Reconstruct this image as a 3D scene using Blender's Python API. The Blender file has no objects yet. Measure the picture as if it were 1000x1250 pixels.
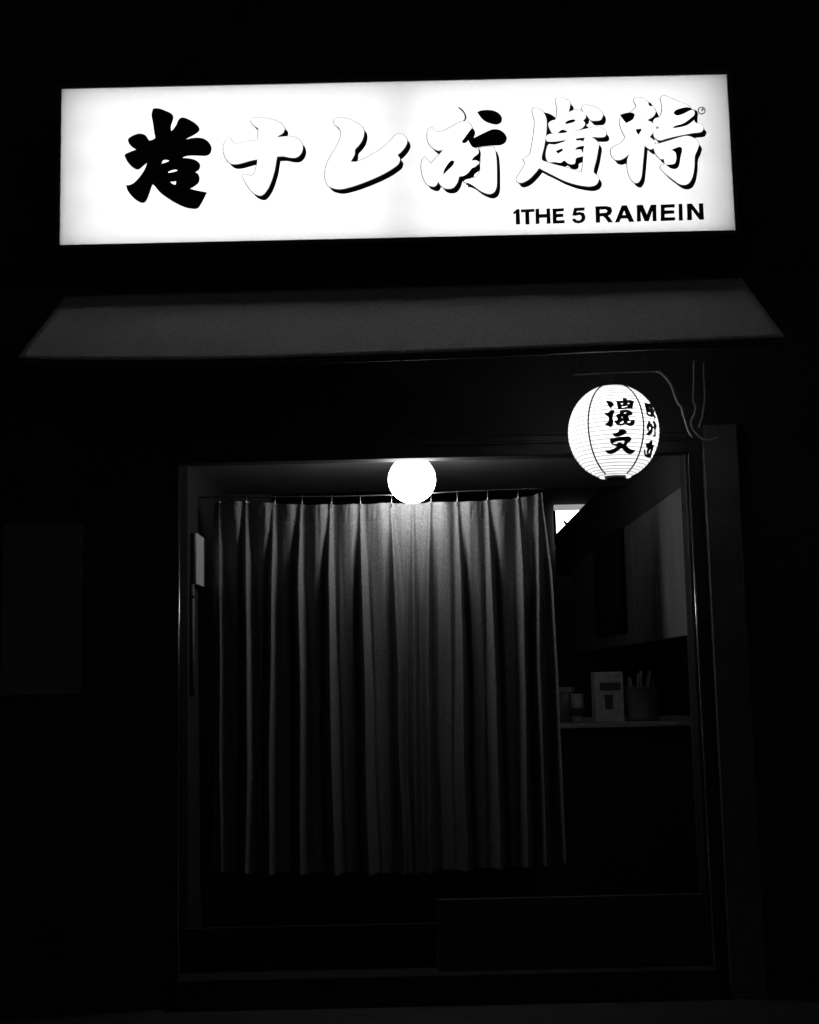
import bpy, bmesh, math, random
from mathutils import Vector, Matrix
from mathutils import noise as mnoise
random.seed(7)
S = bpy.context.scene
C = S.collection

# ---------------------------------------------------------------- camera
CAM = Vector((0, 0, 1.35))
PITCH, ROLL, FOC = math.radians(7.3), 0.022, 1600.0
_fw = Vector((0, math.cos(PITCH), math.sin(PITCH)))
_r0, _u0 = Vector((1, 0, 0)), Vector((0, -math.sin(PITCH), math.cos(PITCH)))
_rt = _r0 * math.cos(ROLL) - _u0 * math.sin(ROLL)
_up = _r0 * math.sin(ROLL) + _u0 * math.cos(ROLL)
cd = bpy.data.cameras.new('camera')
cam = bpy.data.objects.new('camera', cd)
C.objects.link(cam)
cam.matrix_world = Matrix(((_rt.x, _up.x, -_fw.x, CAM.x), (_rt.y, _up.y, -_fw.y, CAM.y),
                           (_rt.z, _up.z, -_fw.z, CAM.z), (0, 0, 0, 1)))
cd.sensor_fit = 'HORIZONTAL'
cd.sensor_width = 36.0
cd.lens = 36.0 * FOC / 1000.0
cd.clip_end = 500
S.camera = cam


def ray(px, py):
    return (_fw * FOC + _rt * (px - 500) + _up * (625 - py))


def P(px, py, Y):
    """a point measured on the photograph, at the plane Y metres in front of the camera"""
    d = ray(px, py)
    return CAM + d * (Y / d.y)


def on_xplane(px, py, X):
    d = ray(px, py)
    return CAM + d * ((X - CAM.x) / d.x)


# ---------------------------------------------------------------- night sky, exposure
w = bpy.data.worlds.new('World')
S.world = w
w.use_nodes = True
nt = w.node_tree
nt.nodes.clear()
sky = nt.nodes.new('ShaderNodeTexSky')
sky.sky_type = 'NISHITA'
sky.sun_disc = False
sky.sun_elevation = math.radians(-3)
sky.sun_rotation = math.radians(150)
bw = nt.nodes.new('ShaderNodeRGBToBW')
bg = nt.nodes.new('ShaderNodeBackground')
bg.inputs['Strength'].default_value = 0.22
wo = nt.nodes.new('ShaderNodeOutputWorld')
nt.links.new(sky.outputs[0], bw.inputs[0])
nt.links.new(bw.outputs[0], bg.inputs['Color'])
nt.links.new(bg.outputs[0], wo.inputs[0])
S.view_settings.view_transform = 'Standard'
S.view_settings.look = 'None'
S.view_settings.exposure = 0
S.view_settings.gamma = 1
S.view_settings.use_curve_mapping = False
S.render.engine = 'CYCLES'
S.cycles.use_denoising = True
S.cycles.max_bounces = 8
S.cycles.sample_clamp_indirect = 4.0


# ---------------------------------------------------------------- helpers
def mat(name, col=0.1, rough=0.6, metal=0.0, emit=0.0, var=0.0, vscale=20.0, bump=0.0, bscale=60.0,
        spec=0.5, trans=0.0, stretch=None, emcol=1.0):
    m = bpy.data.materials.new(name)
    m.use_nodes = True
    n = m.node_tree
    p = n.nodes['Principled BSDF']
    p.inputs['Base Color'].default_value = (col, col, col, 1)
    p.inputs['Roughness'].default_value = rough
    p.inputs['Metallic'].default_value = metal
    p.inputs['Specular IOR Level'].default_value = spec
    if emit:
        p.inputs['Emission Color'].default_value = (emcol, emcol, emcol, 1)
        p.inputs['Emission Strength'].default_value = emit
    tc = n.nodes.new('ShaderNodeTexCoord')
    mp = n.nodes.new('ShaderNodeMapping')
    if stretch:
        mp.inputs['Scale'].default_value = stretch
    n.links.new(tc.outputs['Object'], mp.inputs['Vector'])
    if var:
        no = n.nodes.new('ShaderNodeTexNoise')
        no.inputs['Scale'].default_value = vscale
        no.inputs['Detail'].default_value = 6
        n.links.new(mp.outputs[0], no.inputs['Vector'])
        mr = n.nodes.new('ShaderNodeMapRange')
        mr.inputs['From Min'].default_value = 0.25
        mr.inputs['From Max'].default_value = 0.75
        mr.inputs['To Min'].default_value = col * (1 - var)
        mr.inputs['To Max'].default_value = col * (1 + var)
        n.links.new(no.outputs['Fac'], mr.inputs['Value'])
        cb = n.nodes.new('ShaderNodeCombineColor')
        for i in range(3):
            n.links.new(mr.outputs[0], cb.inputs[i])
        n.links.new(cb.outputs[0], p.inputs['Base Color'])
    if bump:
        nb = n.nodes.new('ShaderNodeTexNoise')
        nb.inputs['Scale'].default_value = bscale
        nb.inputs['Detail'].default_value = 5
        n.links.new(mp.outputs[0], nb.inputs['Vector'])
        b = n.nodes.new('ShaderNodeBump')
        b.inputs['Strength'].default_value = bump
        b.inputs['Distance'].default_value = 0.004
        n.links.new(nb.outputs['Fac'], b.inputs['Height'])
        n.links.new(b.outputs[0], p.inputs['Normal'])
    if trans:
        t = n.nodes.new('ShaderNodeBsdfTranslucent')
        t.inputs['Color'].default_value = (0.95, 0.95, 0.95, 1)
        mx = n.nodes.new('ShaderNodeMixShader')
        mx.inputs[0].default_value = trans
        n.links.new(p.outputs[0], mx.inputs[1])
        n.links.new(t.outputs[0], mx.inputs[2])
        n.links.new(mx.outputs[0], n.nodes['Material Output'].inputs['Surface'])
    return m


M = dict(
    wall=mat('dark_render', .024, .85, var=.3, vscale=3, bump=.3, bscale=90, spec=.2),
    pil=mat('pilaster_paint', .07, .7, var=.2, vscale=9, bump=.2, bscale=70, spec=.3),
    matte=mat('reveal_shade_black', .008, 1.0, spec=.05),
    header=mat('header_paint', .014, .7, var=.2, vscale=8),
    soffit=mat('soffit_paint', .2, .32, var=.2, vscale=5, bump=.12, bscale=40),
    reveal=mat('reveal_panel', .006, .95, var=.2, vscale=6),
    steel=mat('brushed_steel', .3, .2, 1.0, bump=.05, bscale=200),
    darksteel=mat('dark_steel', .10, .35, .9),
    frame=mat('black_frame', .02, .5),
    inwall=mat('sign_lining', .45, .7),
    acrylic=mat('sign_acrylic', .8, .35, trans=.62, var=.03, vscale=60),
    tube=mat('fluorescent_tube', .8, .4, emit=7.2),
    black=mat('black_vinyl', .008, .45, spec=.25),
    face=mat('letter_face', .8, .5, emit=1.15),
    edge=mat('letter_edge', .12, .6, emit=.03),
    awning=mat('awning_canvas', .33, .9, var=.3, vscale=90, bump=.5, bscale=260, spec=.15),
    reveal_pipe=mat('pipe_paint', .09, .6),
    globe=mat('globe_glass', .9, .25, emit=25),
    paper=mat('lantern_paper', .8, .6, trans=.6, var=.04, vscale=25),
    bulb=mat('bulb_glass', .9, .3, emit=64),
    wire=mat('rib_wire', .3, .6),
    cloth=mat('curtain_cloth', .165, .95, var=.55, vscale=230, bump=.9, bscale=330, spec=.12, stretch=(1, .3, .7)),
    thread=mat('thread', .24, .9),
    cable=mat('cable_rubber', .2, .45),
    plate=mat('white_plastic', .45, .45, var=.12, vscale=90),
    paperboard=mat('notice_paper', .10, .8, var=.15, vscale=14),
    print=mat('faded_print', .075, .8),
    cabinet=mat('cabinet_laminate', .14, .6, var=.25, vscale=5, bump=.2, bscale=60, stretch=(1, 3, .4)),
    room=mat('room_plaster', .03, .8, var=.2, vscale=4),
    shelf=mat('shelf_wood', .6, .5, var=.3, vscale=12, stretch=(1, 6, 6)),
    lamp=mat('lit_diffuser', .9, .4, emit=5),
    lampframe=mat('glowing_frame', .6, .5, emit=.32),  # frame is no lamp, its emission stands in for light falling on it
    pack=mat('pack_card', .75, .6, var=.3, vscale=30),
    packdark=mat('pack_print', .10, .6),
    tin=mat('bin_metal', .3, .4, .4, bump=.3, bscale=80),
    cup=mat('cup_plastic', .5, .3, var=.3, vscale=50),
    glass=mat('jar_glass', .25, .15),
    stick=mat('paper_stick', .5, .7),
    darkcloth=mat('dark_cloth', .012, .9),
    stone=mat('step_stone', .012, .95, var=.4, vscale=14, bump=.4, bscale=60),
    board=mat('kick_board', .022, .7, var=.2, vscale=6),
    ground=mat('wet_pavement', .03, .7, var=.5, vscale=7, bump=.5, bscale=40),
)
ORG = {}


def thing(name, label, cat, loc=(0, 0, 0), group=None):
    o = bpy.data.objects.new(name, None)
    o.empty_display_size = .1
    C.objects.link(o)
    o.location = loc
    o['label'] = label
    o['category'] = cat
    if group:
        o['group'] = group
    ORG[o.name] = Vector(loc)
    return o


def obj(name, bm, m, parent=None, label=None, cat=None, kind=None, group=None, smooth=False, data=None):
    if data is None:
        me = bpy.data.meshes.new(name)
        org = ORG.get(parent.name, Vector()) if parent else Vector()
        if org.length:
            bmesh.ops.translate(bm, verts=bm.verts, vec=-org)
        bm.normal_update()
        bm.to_mesh(me)
        bm.free()
        me.materials.append(m)
        if smooth:
            for p in me.polygons:
                p.use_smooth = True
    else:
        me = data
    o = bpy.data.objects.new(name, me)
    C.objects.link(o)
    if parent:
        o.parent = parent
        ORG[o.name] = ORG.get(parent.name, Vector())
    else:
        ORG[o.name] = Vector()
    if label: o['label'] = label
    if cat: o['category'] = cat
    if kind: o['kind'] = kind
    if group: o['group'] = group
    return o


def box(x0, x1, y0, y1, z0, z1, bev=0.0, bm=None, seg=1):
    b = bmesh.new()
    v = [b.verts.new((x, y, z)) for x in (x0, x1) for y in (y0, y1) for z in (z0, z1)]
    for f in ((0, 1, 3, 2), (4, 6, 7, 5), (0, 4, 5, 1), (2, 3, 7, 6), (0, 2, 6, 4), (1, 5, 7, 3)):
        b.faces.new([v[i] for i in f])
    if bev:
        bmesh.ops.bevel(b, geom=b.edges[:], offset=bev, segments=seg, affect='EDGES')
    bmesh.ops.recalc_face_normals(b, faces=b.faces[:])
    if bm is not None:
        t = bpy.data.meshes.new('t')
        b.to_mesh(t); b.free(); bm.from_mesh(t); bpy.data.meshes.remove(t)
        return bm
    return b


def tube(pts, r, bm=None, n=8, cap=True, radii=None):
    b = bm or bmesh.new()
    pts = [Vector(p) for p in pts]
    rings = []
    ref = Vector((0.123, 0.321, 0.94)).normalized()
    for i, p in enumerate(pts):
        t = (pts[min(i + 1, len(pts) - 1)] - pts[max(i - 1, 0)]).normalized()
        if abs(t.dot(ref)) > .98: ref = Vector((1, 0.1, 0))
        a = t.cross(ref).normalized()
        c = t.cross(a)
        rr = radii[i] if radii else r
        rings.append([b.verts.new(p + (a * math.cos(q) + c * math.sin(q)) * rr) for q in
                      [2 * math.pi * k / n for k in range(n)]])
    for i in range(len(rings) - 1):
        for k in range(n):
            b.faces.new((rings[i][k], rings[i][(k + 1) % n], rings[i + 1][(k + 1) % n], rings[i + 1][k]))
    if cap:
        b.faces.new(rings[0]); b.faces.new(rings[-1])
    bmesh.ops.recalc_face_normals(b, faces=b.faces[:])
    return b


def lathe(prof, cx, cy, n=32, bm=None):
    b = bm or bmesh.new()
    rings = []
    for r, z in prof:
        if r < 1e-5:
            rings.append([b.verts.new((cx, cy, z))])
        else:
            rings.append([b.verts.new((cx + r * math.cos(2 * math.pi * k / n), cy + r * math.sin(2 * math.pi * k / n), z))
                          for k in range(n)])
    for A, B in zip(rings, rings[1:]):
        for k in range(n):
            j = (k + 1) % n
            if len(A) == 1 and len(B) == 1: continue
            if len(A) == 1: b.faces.new((A[0], B[k], B[j]))
            elif len(B) == 1: b.faces.new((A[k], B[0], A[j]))
            else: b.faces.new((A[k], B[k], B[j], A[j]))
    bmesh.ops.recalc_face_normals(b, faces=b.faces[:])
    return b


def smooth_pts(pts, sub=4, closed=True):
    """Catmull-Rom, keeping sharp corners sharp"""
    n = len(pts)
    out = []
    V = [Vector(p) for p in pts]
    sharp = []
    for i in range(n):
        a, b, c = V[i - 1], V[i], V[(i + 1) % n]
        u, v = (b - a), (c - b)
        sharp.append(u.length > 0 and v.length > 0 and u.normalized().dot(v.normalized()) < 0.25)
    m = n if closed else n - 1
    for i in range(m):
        p1, p2 = V[i], V[(i + 1) % n]
        if closed:
            p0, p3 = V[i - 1], V[(i + 2) % n]
        else:
            p0, p3 = V[max(i - 1, 0)], V[min(i + 2, n - 1)]
        L = (p2 - p1).length
        m1 = Vector((0, 0)) if 0 else (p2 - p0)
        m2 = (p3 - p1)
        m1 = m1.normalized() * L * .9 if m1.length else m1
        m2 = m2.normalized() * L * .9 if m2.length else m2
        if sharp[i]: m1 = (p2 - p1)
        if sharp[(i + 1) % n]: m2 = (p2 - p1)
        for k in range(sub):
            t = k / sub
            h = (2 * t ** 3 - 3 * t ** 2 + 1, t ** 3 - 2 * t ** 2 + t, -2 * t ** 3 + 3 * t ** 2, t ** 3 - t ** 2)
            out.append(p1 * h[0] + m1 * h[1] + p2 * h[2] + m2 * h[3])
    if not closed: out.append(V[-1])
    return out


def fill2d(loops, thick=0.001, offset=0.0):
    """closed loops (x, z) in metres -> a solid plate as bmesh with x, z in place and y = -thick..0"""
    cu = bpy.data.curves.new('outline', 'CURVE')
    cu.dimensions = '2D'
    cu.fill_mode = 'BOTH'
    cu.extrude = thick / 2
    cu.offset = offset
    for lp in loops:
        sp = cu.splines.new('POLY')
        sp.points.add(len(lp) - 1)
        for q, p in zip(sp.points, lp):
            q.co = (p[0], p[1], 0, 1)
        sp.use_cyclic_u = True
    o = bpy.data.objects.new('outline', cu)
    C.objects.link(o)
    me = bpy.data.meshes.new_from_object(o.evaluated_get(bpy.context.evaluated_depsgraph_get()))
    bpy.data.objects.remove(o)
    bpy.data.curves.remove(cu)
    b = bmesh.new()
    b.from_mesh(me)
    bpy.data.meshes.remove(me)
    for v in b.verts:
        v.co = Vector((v.co.x, -v.co.z - thick / 2, v.co.y))
    return b


def join(bms):
    b = bms[0]
    for k in bms[1:]:
        t = bpy.data.meshes.new('t')
        k.to_mesh(t); k.free(); b.from_mesh(t); bpy.data.meshes.remove(t)
    return b


# ---------------------------------------------------------------- the ground
bm = bmesh.new()
vs = [bm.verts.new(p) for p in ((-60, -40, 0), (60, -40, 0), (60, 60, 0), (-60, 60, 0))]
bm.faces.new(vs)
obj('pavement', bm, M['ground'], kind='structure')

# ---------------------------------------------------------------- the building
WY = 5.75          # front plane of the shop wall
XL, XR = -1.025, 1.25
ZH = 2.327         # underside of the header
ZS = 2.418         # soffit of the entrance recess
b = thing('shop_building', 'dark shop front with a deep curtained entrance recess at night', 'building', (0, WY, 0))
obj('facade_wall', box(-5, XL - .01, WY, WY + .25, 0, 2.42), M['wall'], b)
obj('reveal_shade_sheet', box(XL - .0095, XL, WY + .002, WY + .249, .122, 2.415), M['matte'], b)  # added black sheet, shade put in as colour on the lamplit reveal
obj('facade_wall', box(XR, 5, WY, WY + .25, 0, 2.42), M['wall'], b)
obj('facade_wall', box(-5, 5, WY, WY + .40, 2.42, 3.14), M['wall'], b)
obj('facade_wall', box(-5, 5, WY + .15, WY + .40, 3.14, 7.5), M['wall'], b)
obj('header_beam', box(XL, XR, WY - .004, WY + .09, ZH, 2.419, .004), M['header'], b)
obj('header_trim', box(XL - .01, XR + .01, WY - .022, WY - .005, 2.378, 2.392, .003), M['header'], b)
obj('entrance_soffit', box(XL - .2, XR + 1.2, WY + .25, 7.4, ZS, 2.47), M['soffit'], b)
obj('entrance_soffit', box(XL, XR, WY + .09, WY + .25, ZS, ZS + .0015), M['soffit'], b)
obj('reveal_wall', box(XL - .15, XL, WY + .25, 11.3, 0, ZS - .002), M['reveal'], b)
for x0, x1 in ((XL - .001, XL + .007), (XR - .007, XR + .001)):
    bm = box(x0, x1, WY - .006, WY + .03, .12, ZH - .002, .0038, seg=4)
    obj('door_frame', bm, M['steel'], b, smooth=True)
# inner dark frames set behind the bright edges
obj('inner_frame', box(XR - .02, XR + .04, WY + .02, WY + .13, .12, ZH - .002, .003), M['frame'], b)
obj('latch_plate', box(XR - .028, XR - .020, WY + .04, WY + .06, 2.075, 2.105, .001), M['steel'], b)
# pilaster right of the opening
obj('pilaster', box(1.305, 1.452, WY - .05, WY - .0005, 0, 2.44, .0012), M['pil'], b)
# room behind
obj('back_wall', box(-1.2, 2.6, 11.3, 11.4, 0, 3.2), M['room'], b)
obj('ceiling', box(-1.2, 2.6, 7.401, 11.3, 3.1, 3.2), M['room'], b)
obj('ceiling_step', box(-1.2, 2.6, 7.402, 7.45, 2.472, 3.098), M['room'], b)
obj('side_wall', box(2.3, 2.4, 6.001, 11.3, 0, 3.1), M['room'], b)
obj('partition', box(1.246, 2.29, 7.46, 11.22, 2.202, on_xplane(714, 616, 1.246).z), M['room'], b)  # unseen depth behind its face added to block the light panel's spill
obj('partition', box(1.246, 1.30, 5.9, 7.4, 2.202, ZS - .002), M['room'], b)
obj('room_floor', box(XL, 2.3, WY + .26, 11.3, .0, .10), M['stone'], b)
obj('doorstep', box(XL, XR, WY - .06, WY + .24, 0, .12, .003), M['stone'], b)
obj('kick_board', box(P(533, 1100, 5.82).x, XR - .002, 5.80, 5.83, .121, P(700, 1095, 5.8).z, .001), M['board'], b,
    label='pale low board across the right half of the doorway')
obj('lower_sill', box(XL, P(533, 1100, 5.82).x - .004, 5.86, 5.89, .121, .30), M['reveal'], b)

# ---------------------------------------------------------------- illuminated sign
SY = 5.625
SW = 5.90
c0, c1, c2, c3 = P(75, 112, SY), P(889, 87, SY), P(896, 280, SY), P(73, 301, SY)
sx0, sx1 = (c0.x + c3.x) / 2, (c1.x + c2.x) / 2
sz0, sz1 = (c2.z + c3.z) / 2, (c0.z + c1.z) / 2
sign = thing('illuminated_sign', 'long white backlit shop sign with six brush characters above the awning', 'sign',
             ((sx0 + sx1) / 2, SW, sz0))
T = .018
bm = box(sx0 - T, sx1 + T, SY - .006, SW, sz1, sz1 + T)
box(sx0 - T, sx1 + T, SY - .006, SW, sz0 - T, sz0, bm=bm)
box(sx0 - T, sx0, SY - .006, SW, sz0, sz1, bm=bm)
box(sx1, sx1 + T, SY - .006, SW, sz0, sz1, bm=bm)
obj('sign_case', bm, M['frame'], sign)
g = .003
bm = box(sx0 + g, sx1 - g, SW - .012, SW - .004, sz0 + g, sz1 - g)
box(sx0 + g, sx1 - g, SY + .012, SW - .013, sz1 - g - .004, sz1 - g, bm=bm)
box(sx0 + g, sx1 - g, SY + .012, SW - .013, sz0 + g, sz0 + g + .004, bm=bm)
box(sx0 + g, sx0 + g + .004, SY + .012, SW - .013, sz0 + g + .005, sz1 - g - .005, bm=bm)
box(sx1 - g - .004, sx1 - g, SY + .012, SW - .013, sz0 + g + .005, sz1 - g - .005, bm=bm)
obj('case_lining', bm, M['inwall'], sign)
bm = bmesh.new()      # one sheet of opal acrylic
bm.faces.new([bm.verts.new(p) for p in ((sx0 + .001, SY, sz0 + .001), (sx1 - .001, SY, sz0 + .001),
                                        (sx1 - .001, SY, sz1 - .001), (sx0 + .001, SY, sz1 - .001))])
obj('sign_panel', bm, M['acrylic'], sign)
smid = P(487, 110, SY).x
for (a, c) in ((sx0 + .045, smid - .042), (smid + .042, sx1 - .07)):
    for fz in (.11, .36, .62, .86):
        z = sz0 + (sz1 - sz0) * fz
        obj('fluorescent_tube', tube([(a, SY + .12, z), (c, SY + .12, z)], .013, n=12), M['tube'], sign, smooth=True)


def glyph_map(ox, oy, sc):
    def f(p, dx=0, dy=0):
        q = P(ox + p[0] / sc + dx, oy + p[1] / sc + dy, SY)
        return (q.x, q.z)
    return f


def loops_of(polys, f, dx=0, dy=0, sub=4, sm=True):
    out = []
    for pl in polys:
        s = smooth_pts(pl, sub) if sm else [Vector(p) for p in pl]
        out.append([f(p, dx, dy) for p in s])
    return out


def shift(bm, dy):
    bmesh.ops.translate(bm, verts=bm.verts, vec=(0, dy, 0))
    return bm


def white_glyph(org, strokes, over=(), under=(), off=(4.3, 5.1), label=None):
    f = glyph_map(*org)
    y0 = SY - .0005
    sh, ed, fc = [], [], []
    for i, st in enumerate(strokes):
        sh.append(shift(fill2d(loops_of([st], f, *off), .0012), y0 - .0002 * i))
        if i < 12:
            sh.append(shift(fill2d(loops_of([st], f, off[0] / 2, off[1] / 2), .0012), y0 - .0001 - .0002 * i))
        ed.append(shift(fill2d(loops_of([st], f), .0010, offset=.0034), y0 - .0042 - .0002 * i))
        fc.append(shift(fill2d(loops_of([st], f), .0012), y0 - .0065 - .0002 * i))
    for i, st in enumerate(under):
        sh.append(shift(fill2d(loops_of([st], f), .0012), y0 - .0022 - .0002 * i))
    ch = obj('character', join(fc), M['face'], sign, label=label)
    obj('character_edge', join(ed), M['edge'], ch)
    obj('character_shadow', join(sh), M['black'], ch)
    if over:
        for i, st in enumerate(over):
            obj('character_stroke', shift(fill2d(loops_of([st], f), .001), y0 - .0092 - .0002 * i), M['black'], ch)


# first character, solid black
G1 = [[(345, 60), (400, 62), (470, 88), (520, 115), (535, 150), (520, 200), (510, 240), (512, 282), (535, 262), (560, 225),
       (580, 180), (605, 152), (640, 150), (700, 175), (760, 215), (788, 255), (780, 285), (730, 320), (680, 345),
       (652, 362), (700, 352), (770, 345), (830, 355), (880, 390), (905, 435), (903, 480), (880, 512), (840, 523),
       (770, 520), (700, 520), (650, 528), (622, 542), (680, 546), (740, 560), (785, 590), (797, 620), (785, 655),
       (748, 682), (775, 700), (790, 740), (780, 785), (740, 820), (698, 843), (750, 858), (862, 880), (840, 925),
       (800, 1000), (770, 1035), (730, 1040), (650, 1025), (560, 985), (470, 930), (400, 875), (350, 815), (332, 800),
       (320, 830), (300, 890), (275, 950), (250, 978), (215, 978), (165, 950), (115, 900), (85, 855), (72, 810),
       (110, 806), (150, 785), (200, 735), (240, 680), (265, 630), (278, 590), (240, 620), (200, 652), (175, 655),
       (130, 630), (90, 585), (68, 545), (60, 512), (110, 485), (170, 462), (130, 435), (100, 400), (92, 360),
       (120, 335), (180, 308), (230, 308), (265, 325), (285, 355), (300, 375), (355, 350), (348, 300), (335, 200),
       (322, 130), (330, 80)],
      [(418, 600), (430, 570), (465, 560), (498, 572), (460, 588)],
      [(482, 680), (520, 662), (560, 655), (576, 668), (540, 680), (485, 690)],
      [(502, 776), (562, 770), (556, 806), (525, 795)]]
obj('character', shift(fill2d(loops_of(G1, glyph_map(145, 125, 8)), .0015), SY - .0005), M['black'], sign,
    label='solid black brush character')
# second
G2 = [(350, 105), (370, 85), (420, 76), (500, 85), (580, 102), (640, 130), (680, 165), (688, 200), (670, 235), (630, 260),
      (600, 278), (690, 270), (760, 270), (820, 290), (860, 330), (873, 380), (862, 430), (830, 470), (790, 485),
      (740, 482), (680, 470), (612, 472), (603, 520), (590, 600), (565, 690), (530, 780), (490, 840), (455, 868),
      (410, 862), (360, 830), (310, 765), (275, 700), (260, 675), (270, 658), (310, 660), (355, 670), (385, 630),
      (405, 570), (415, 500), (340, 515), (260, 538), (200, 550), (150, 545), (105, 510), (75, 450), (66, 390),
      (80, 330), (110, 290), (135, 288), (155, 320), (180, 343), (240, 335), (320, 318), (412, 300), (420, 240),
      (422, 190), (400, 170), (360, 140)]
white_glyph((265, 135, 8.333), [G2])
# third
G3 = [(185, 160), (190, 130), (235, 115), (300, 122), (370, 148), (440, 190), (470, 225), (475, 280), (455, 340),
      (420, 390), (388, 425), (385, 470), (345, 545), (400, 545), (470, 520), (560, 470), (640, 420), (720, 355),
      (780, 290), (820, 272), (860, 285), (890, 320), (895, 360), (870, 410), (830, 455), (800, 478), (825, 515),
      (815, 560), (770, 600), (690, 650), (600, 695), (480, 745), (380, 780), (290, 805), (230, 812), (170, 800),
      (125, 775), (100, 720), (95, 660), (110, 580), (150, 490), (200, 410), (240, 330), (252, 270), (248, 240),
      (225, 205), (195, 185)]
white_glyph((385, 130, 8), [G3])
# fourth
G4a = [(140, 420), (132, 370), (145, 310), (175, 290), (200, 320), (230, 338), (290, 325), (350, 295), (420, 255),
       (475, 230), (520, 238), (555, 265), (567, 300), (555, 340), (530, 400), (545, 440), (580, 480), (630, 510),
       (640, 540), (615, 570), (565, 615), (620, 612), (640, 640), (600, 672), (560, 700), (520, 745), (470, 768),
       (445, 772), (430, 820), (390, 875), (340, 888), (300, 880), (262, 850), (240, 815), (215, 860), (180, 865),
       (130, 840), (95, 780), (78, 710), (76, 650), (88, 600), (110, 582), (135, 610), (170, 645), (210, 600),
       (260, 545), (290, 505), (240, 515), (190, 490), (155, 455)]
G4b = [(640, 490), (780, 480), (800, 540), (810, 640), (812, 760), (810, 860), (790, 915), (750, 938), (700, 930),
       (640, 900), (580, 855), (530, 830), (495, 825), (500, 805), (560, 790), (600, 782), (640, 740), (650, 660),
       (655, 580), (650, 520)]
G4o = [[(433, 100), (445, 95), (485, 128), (512, 175), (512, 212), (490, 236), (484, 230), (498, 205), (490, 160),
        (462, 125)],
       [(620, 143), (660, 128), (720, 122), (780, 130), (830, 155), (860, 195), (855, 240), (820, 263), (780, 262),
        (700, 235), (655, 195)],
       [(535, 425), (600, 390), (700, 340), (770, 312), (830, 315), (880, 345), (910, 395), (895, 440), (850, 465),
        (770, 470), (690, 478), (640, 485), (600, 492), (570, 480)],
       [(288, 755), (295, 715), (330, 655), (370, 615), (400, 625), (385, 660), (340, 705)],
       [(470, 430), (500, 390), (540, 335), (567, 300), (568, 330), (545, 390), (520, 435), (485, 447)],
       [(630, 512), (650, 520), (655, 570), (630, 618), (600, 612), (565, 615), (590, 580), (625, 555), (635, 535)],
       [(645, 655), (650, 705), (615, 725), (592, 755), (585, 778), (540, 785), (485, 802), (455, 800), (445, 772),
        (490, 765), (540, 730), (570, 690), (610, 680)]]
white_glyph((505, 120, 8), [G4a, G4b], over=G4o, label='white brush character with two solid black strokes')
# fifth
G5 = [[(190, 200), (200, 172), (240, 178), (290, 210), (320, 270), (325, 340), (318, 430), (300, 540), (278, 655),
       (320, 680), (420, 710), (520, 735), (600, 765), (655, 775), (665, 700), (670, 580), (672, 480), (700, 445),
       (750, 450), (810, 505), (805, 580), (790, 660), (765, 775), (800, 810), (812, 850), (790, 890), (740, 908),
       (680, 905), (580, 885), (480, 850), (380, 800), (290, 755), (255, 735), (220, 780), (160, 840), (100, 872),
       (60, 870), (42, 845), (60, 800), (100, 740), (125, 690), (105, 655), (150, 625), (170, 600), (190, 500),
       (205, 400), (212, 290)],
      [(410, 110), (420, 82), (460, 78), (510, 95), (545, 120), (540, 170), (530, 215), (580, 195), (640, 200),
       (685, 225), (690, 265), (665, 290), (685, 320), (665, 355), (630, 375), (560, 395), (520, 420), (430, 420),
       (380, 410), (355, 370), (342, 320), (370, 295), (410, 280), (420, 230), (425, 170)],
      [(320, 470), (325, 435), (360, 418), (430, 415), (520, 405), (620, 385), (720, 365), (800, 355), (850, 370),
       (880, 405), (872, 440), (820, 448), (740, 445), (600, 465), (490, 480), (400, 490), (340, 490)],
      [(655, 175), (680, 150), (740, 155), (810, 180), (845, 215), (850, 250), (830, 285), (790, 292), (740, 288),
       (700, 240), (665, 200)],
      [(345, 515), (400, 518), (490, 490), (600, 455), (670, 480), (670, 530), (650, 568), (665, 600), (660, 630),
       (600, 650), (590, 695), (560, 708), (520, 695), (490, 670), (460, 690), (400, 680), (340, 680), (318, 630),
       (322, 570)]]
G5o = [[(498, 312), (530, 292), (585, 283), (595, 298), (570, 312), (505, 325)],
       [(425, 414), (470, 380), (520, 395), (500, 408)],
       [(325, 492), (400, 492), (495, 478), (480, 492), (395, 516), (345, 512)],
       [(410, 580), (470, 555), (478, 575), (430, 605)],
       [(595, 465), (640, 458), (675, 455), (672, 490), (640, 480), (605, 480)],
       [(590, 570), (610, 545), (675, 530), (668, 562), (620, 565)],
       [(600, 650), (664, 630), (660, 665), (625, 680), (600, 725), (540, 715), (450, 715), (400, 685), (460, 690),
        (490, 670), (520, 695), (560, 706), (590, 695)]]
G5u = [[(290, 210), (340, 220), (380, 240), (412, 272), (400, 330), (400, 430), (330, 440), (330, 480), (390, 500),
        (345, 520), (325, 580), (322, 678), (278, 655), (300, 540), (310, 430), (315, 300)]]
white_glyph((625, 110, 7.692), G5, over=G5o, under=G5u)
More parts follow.
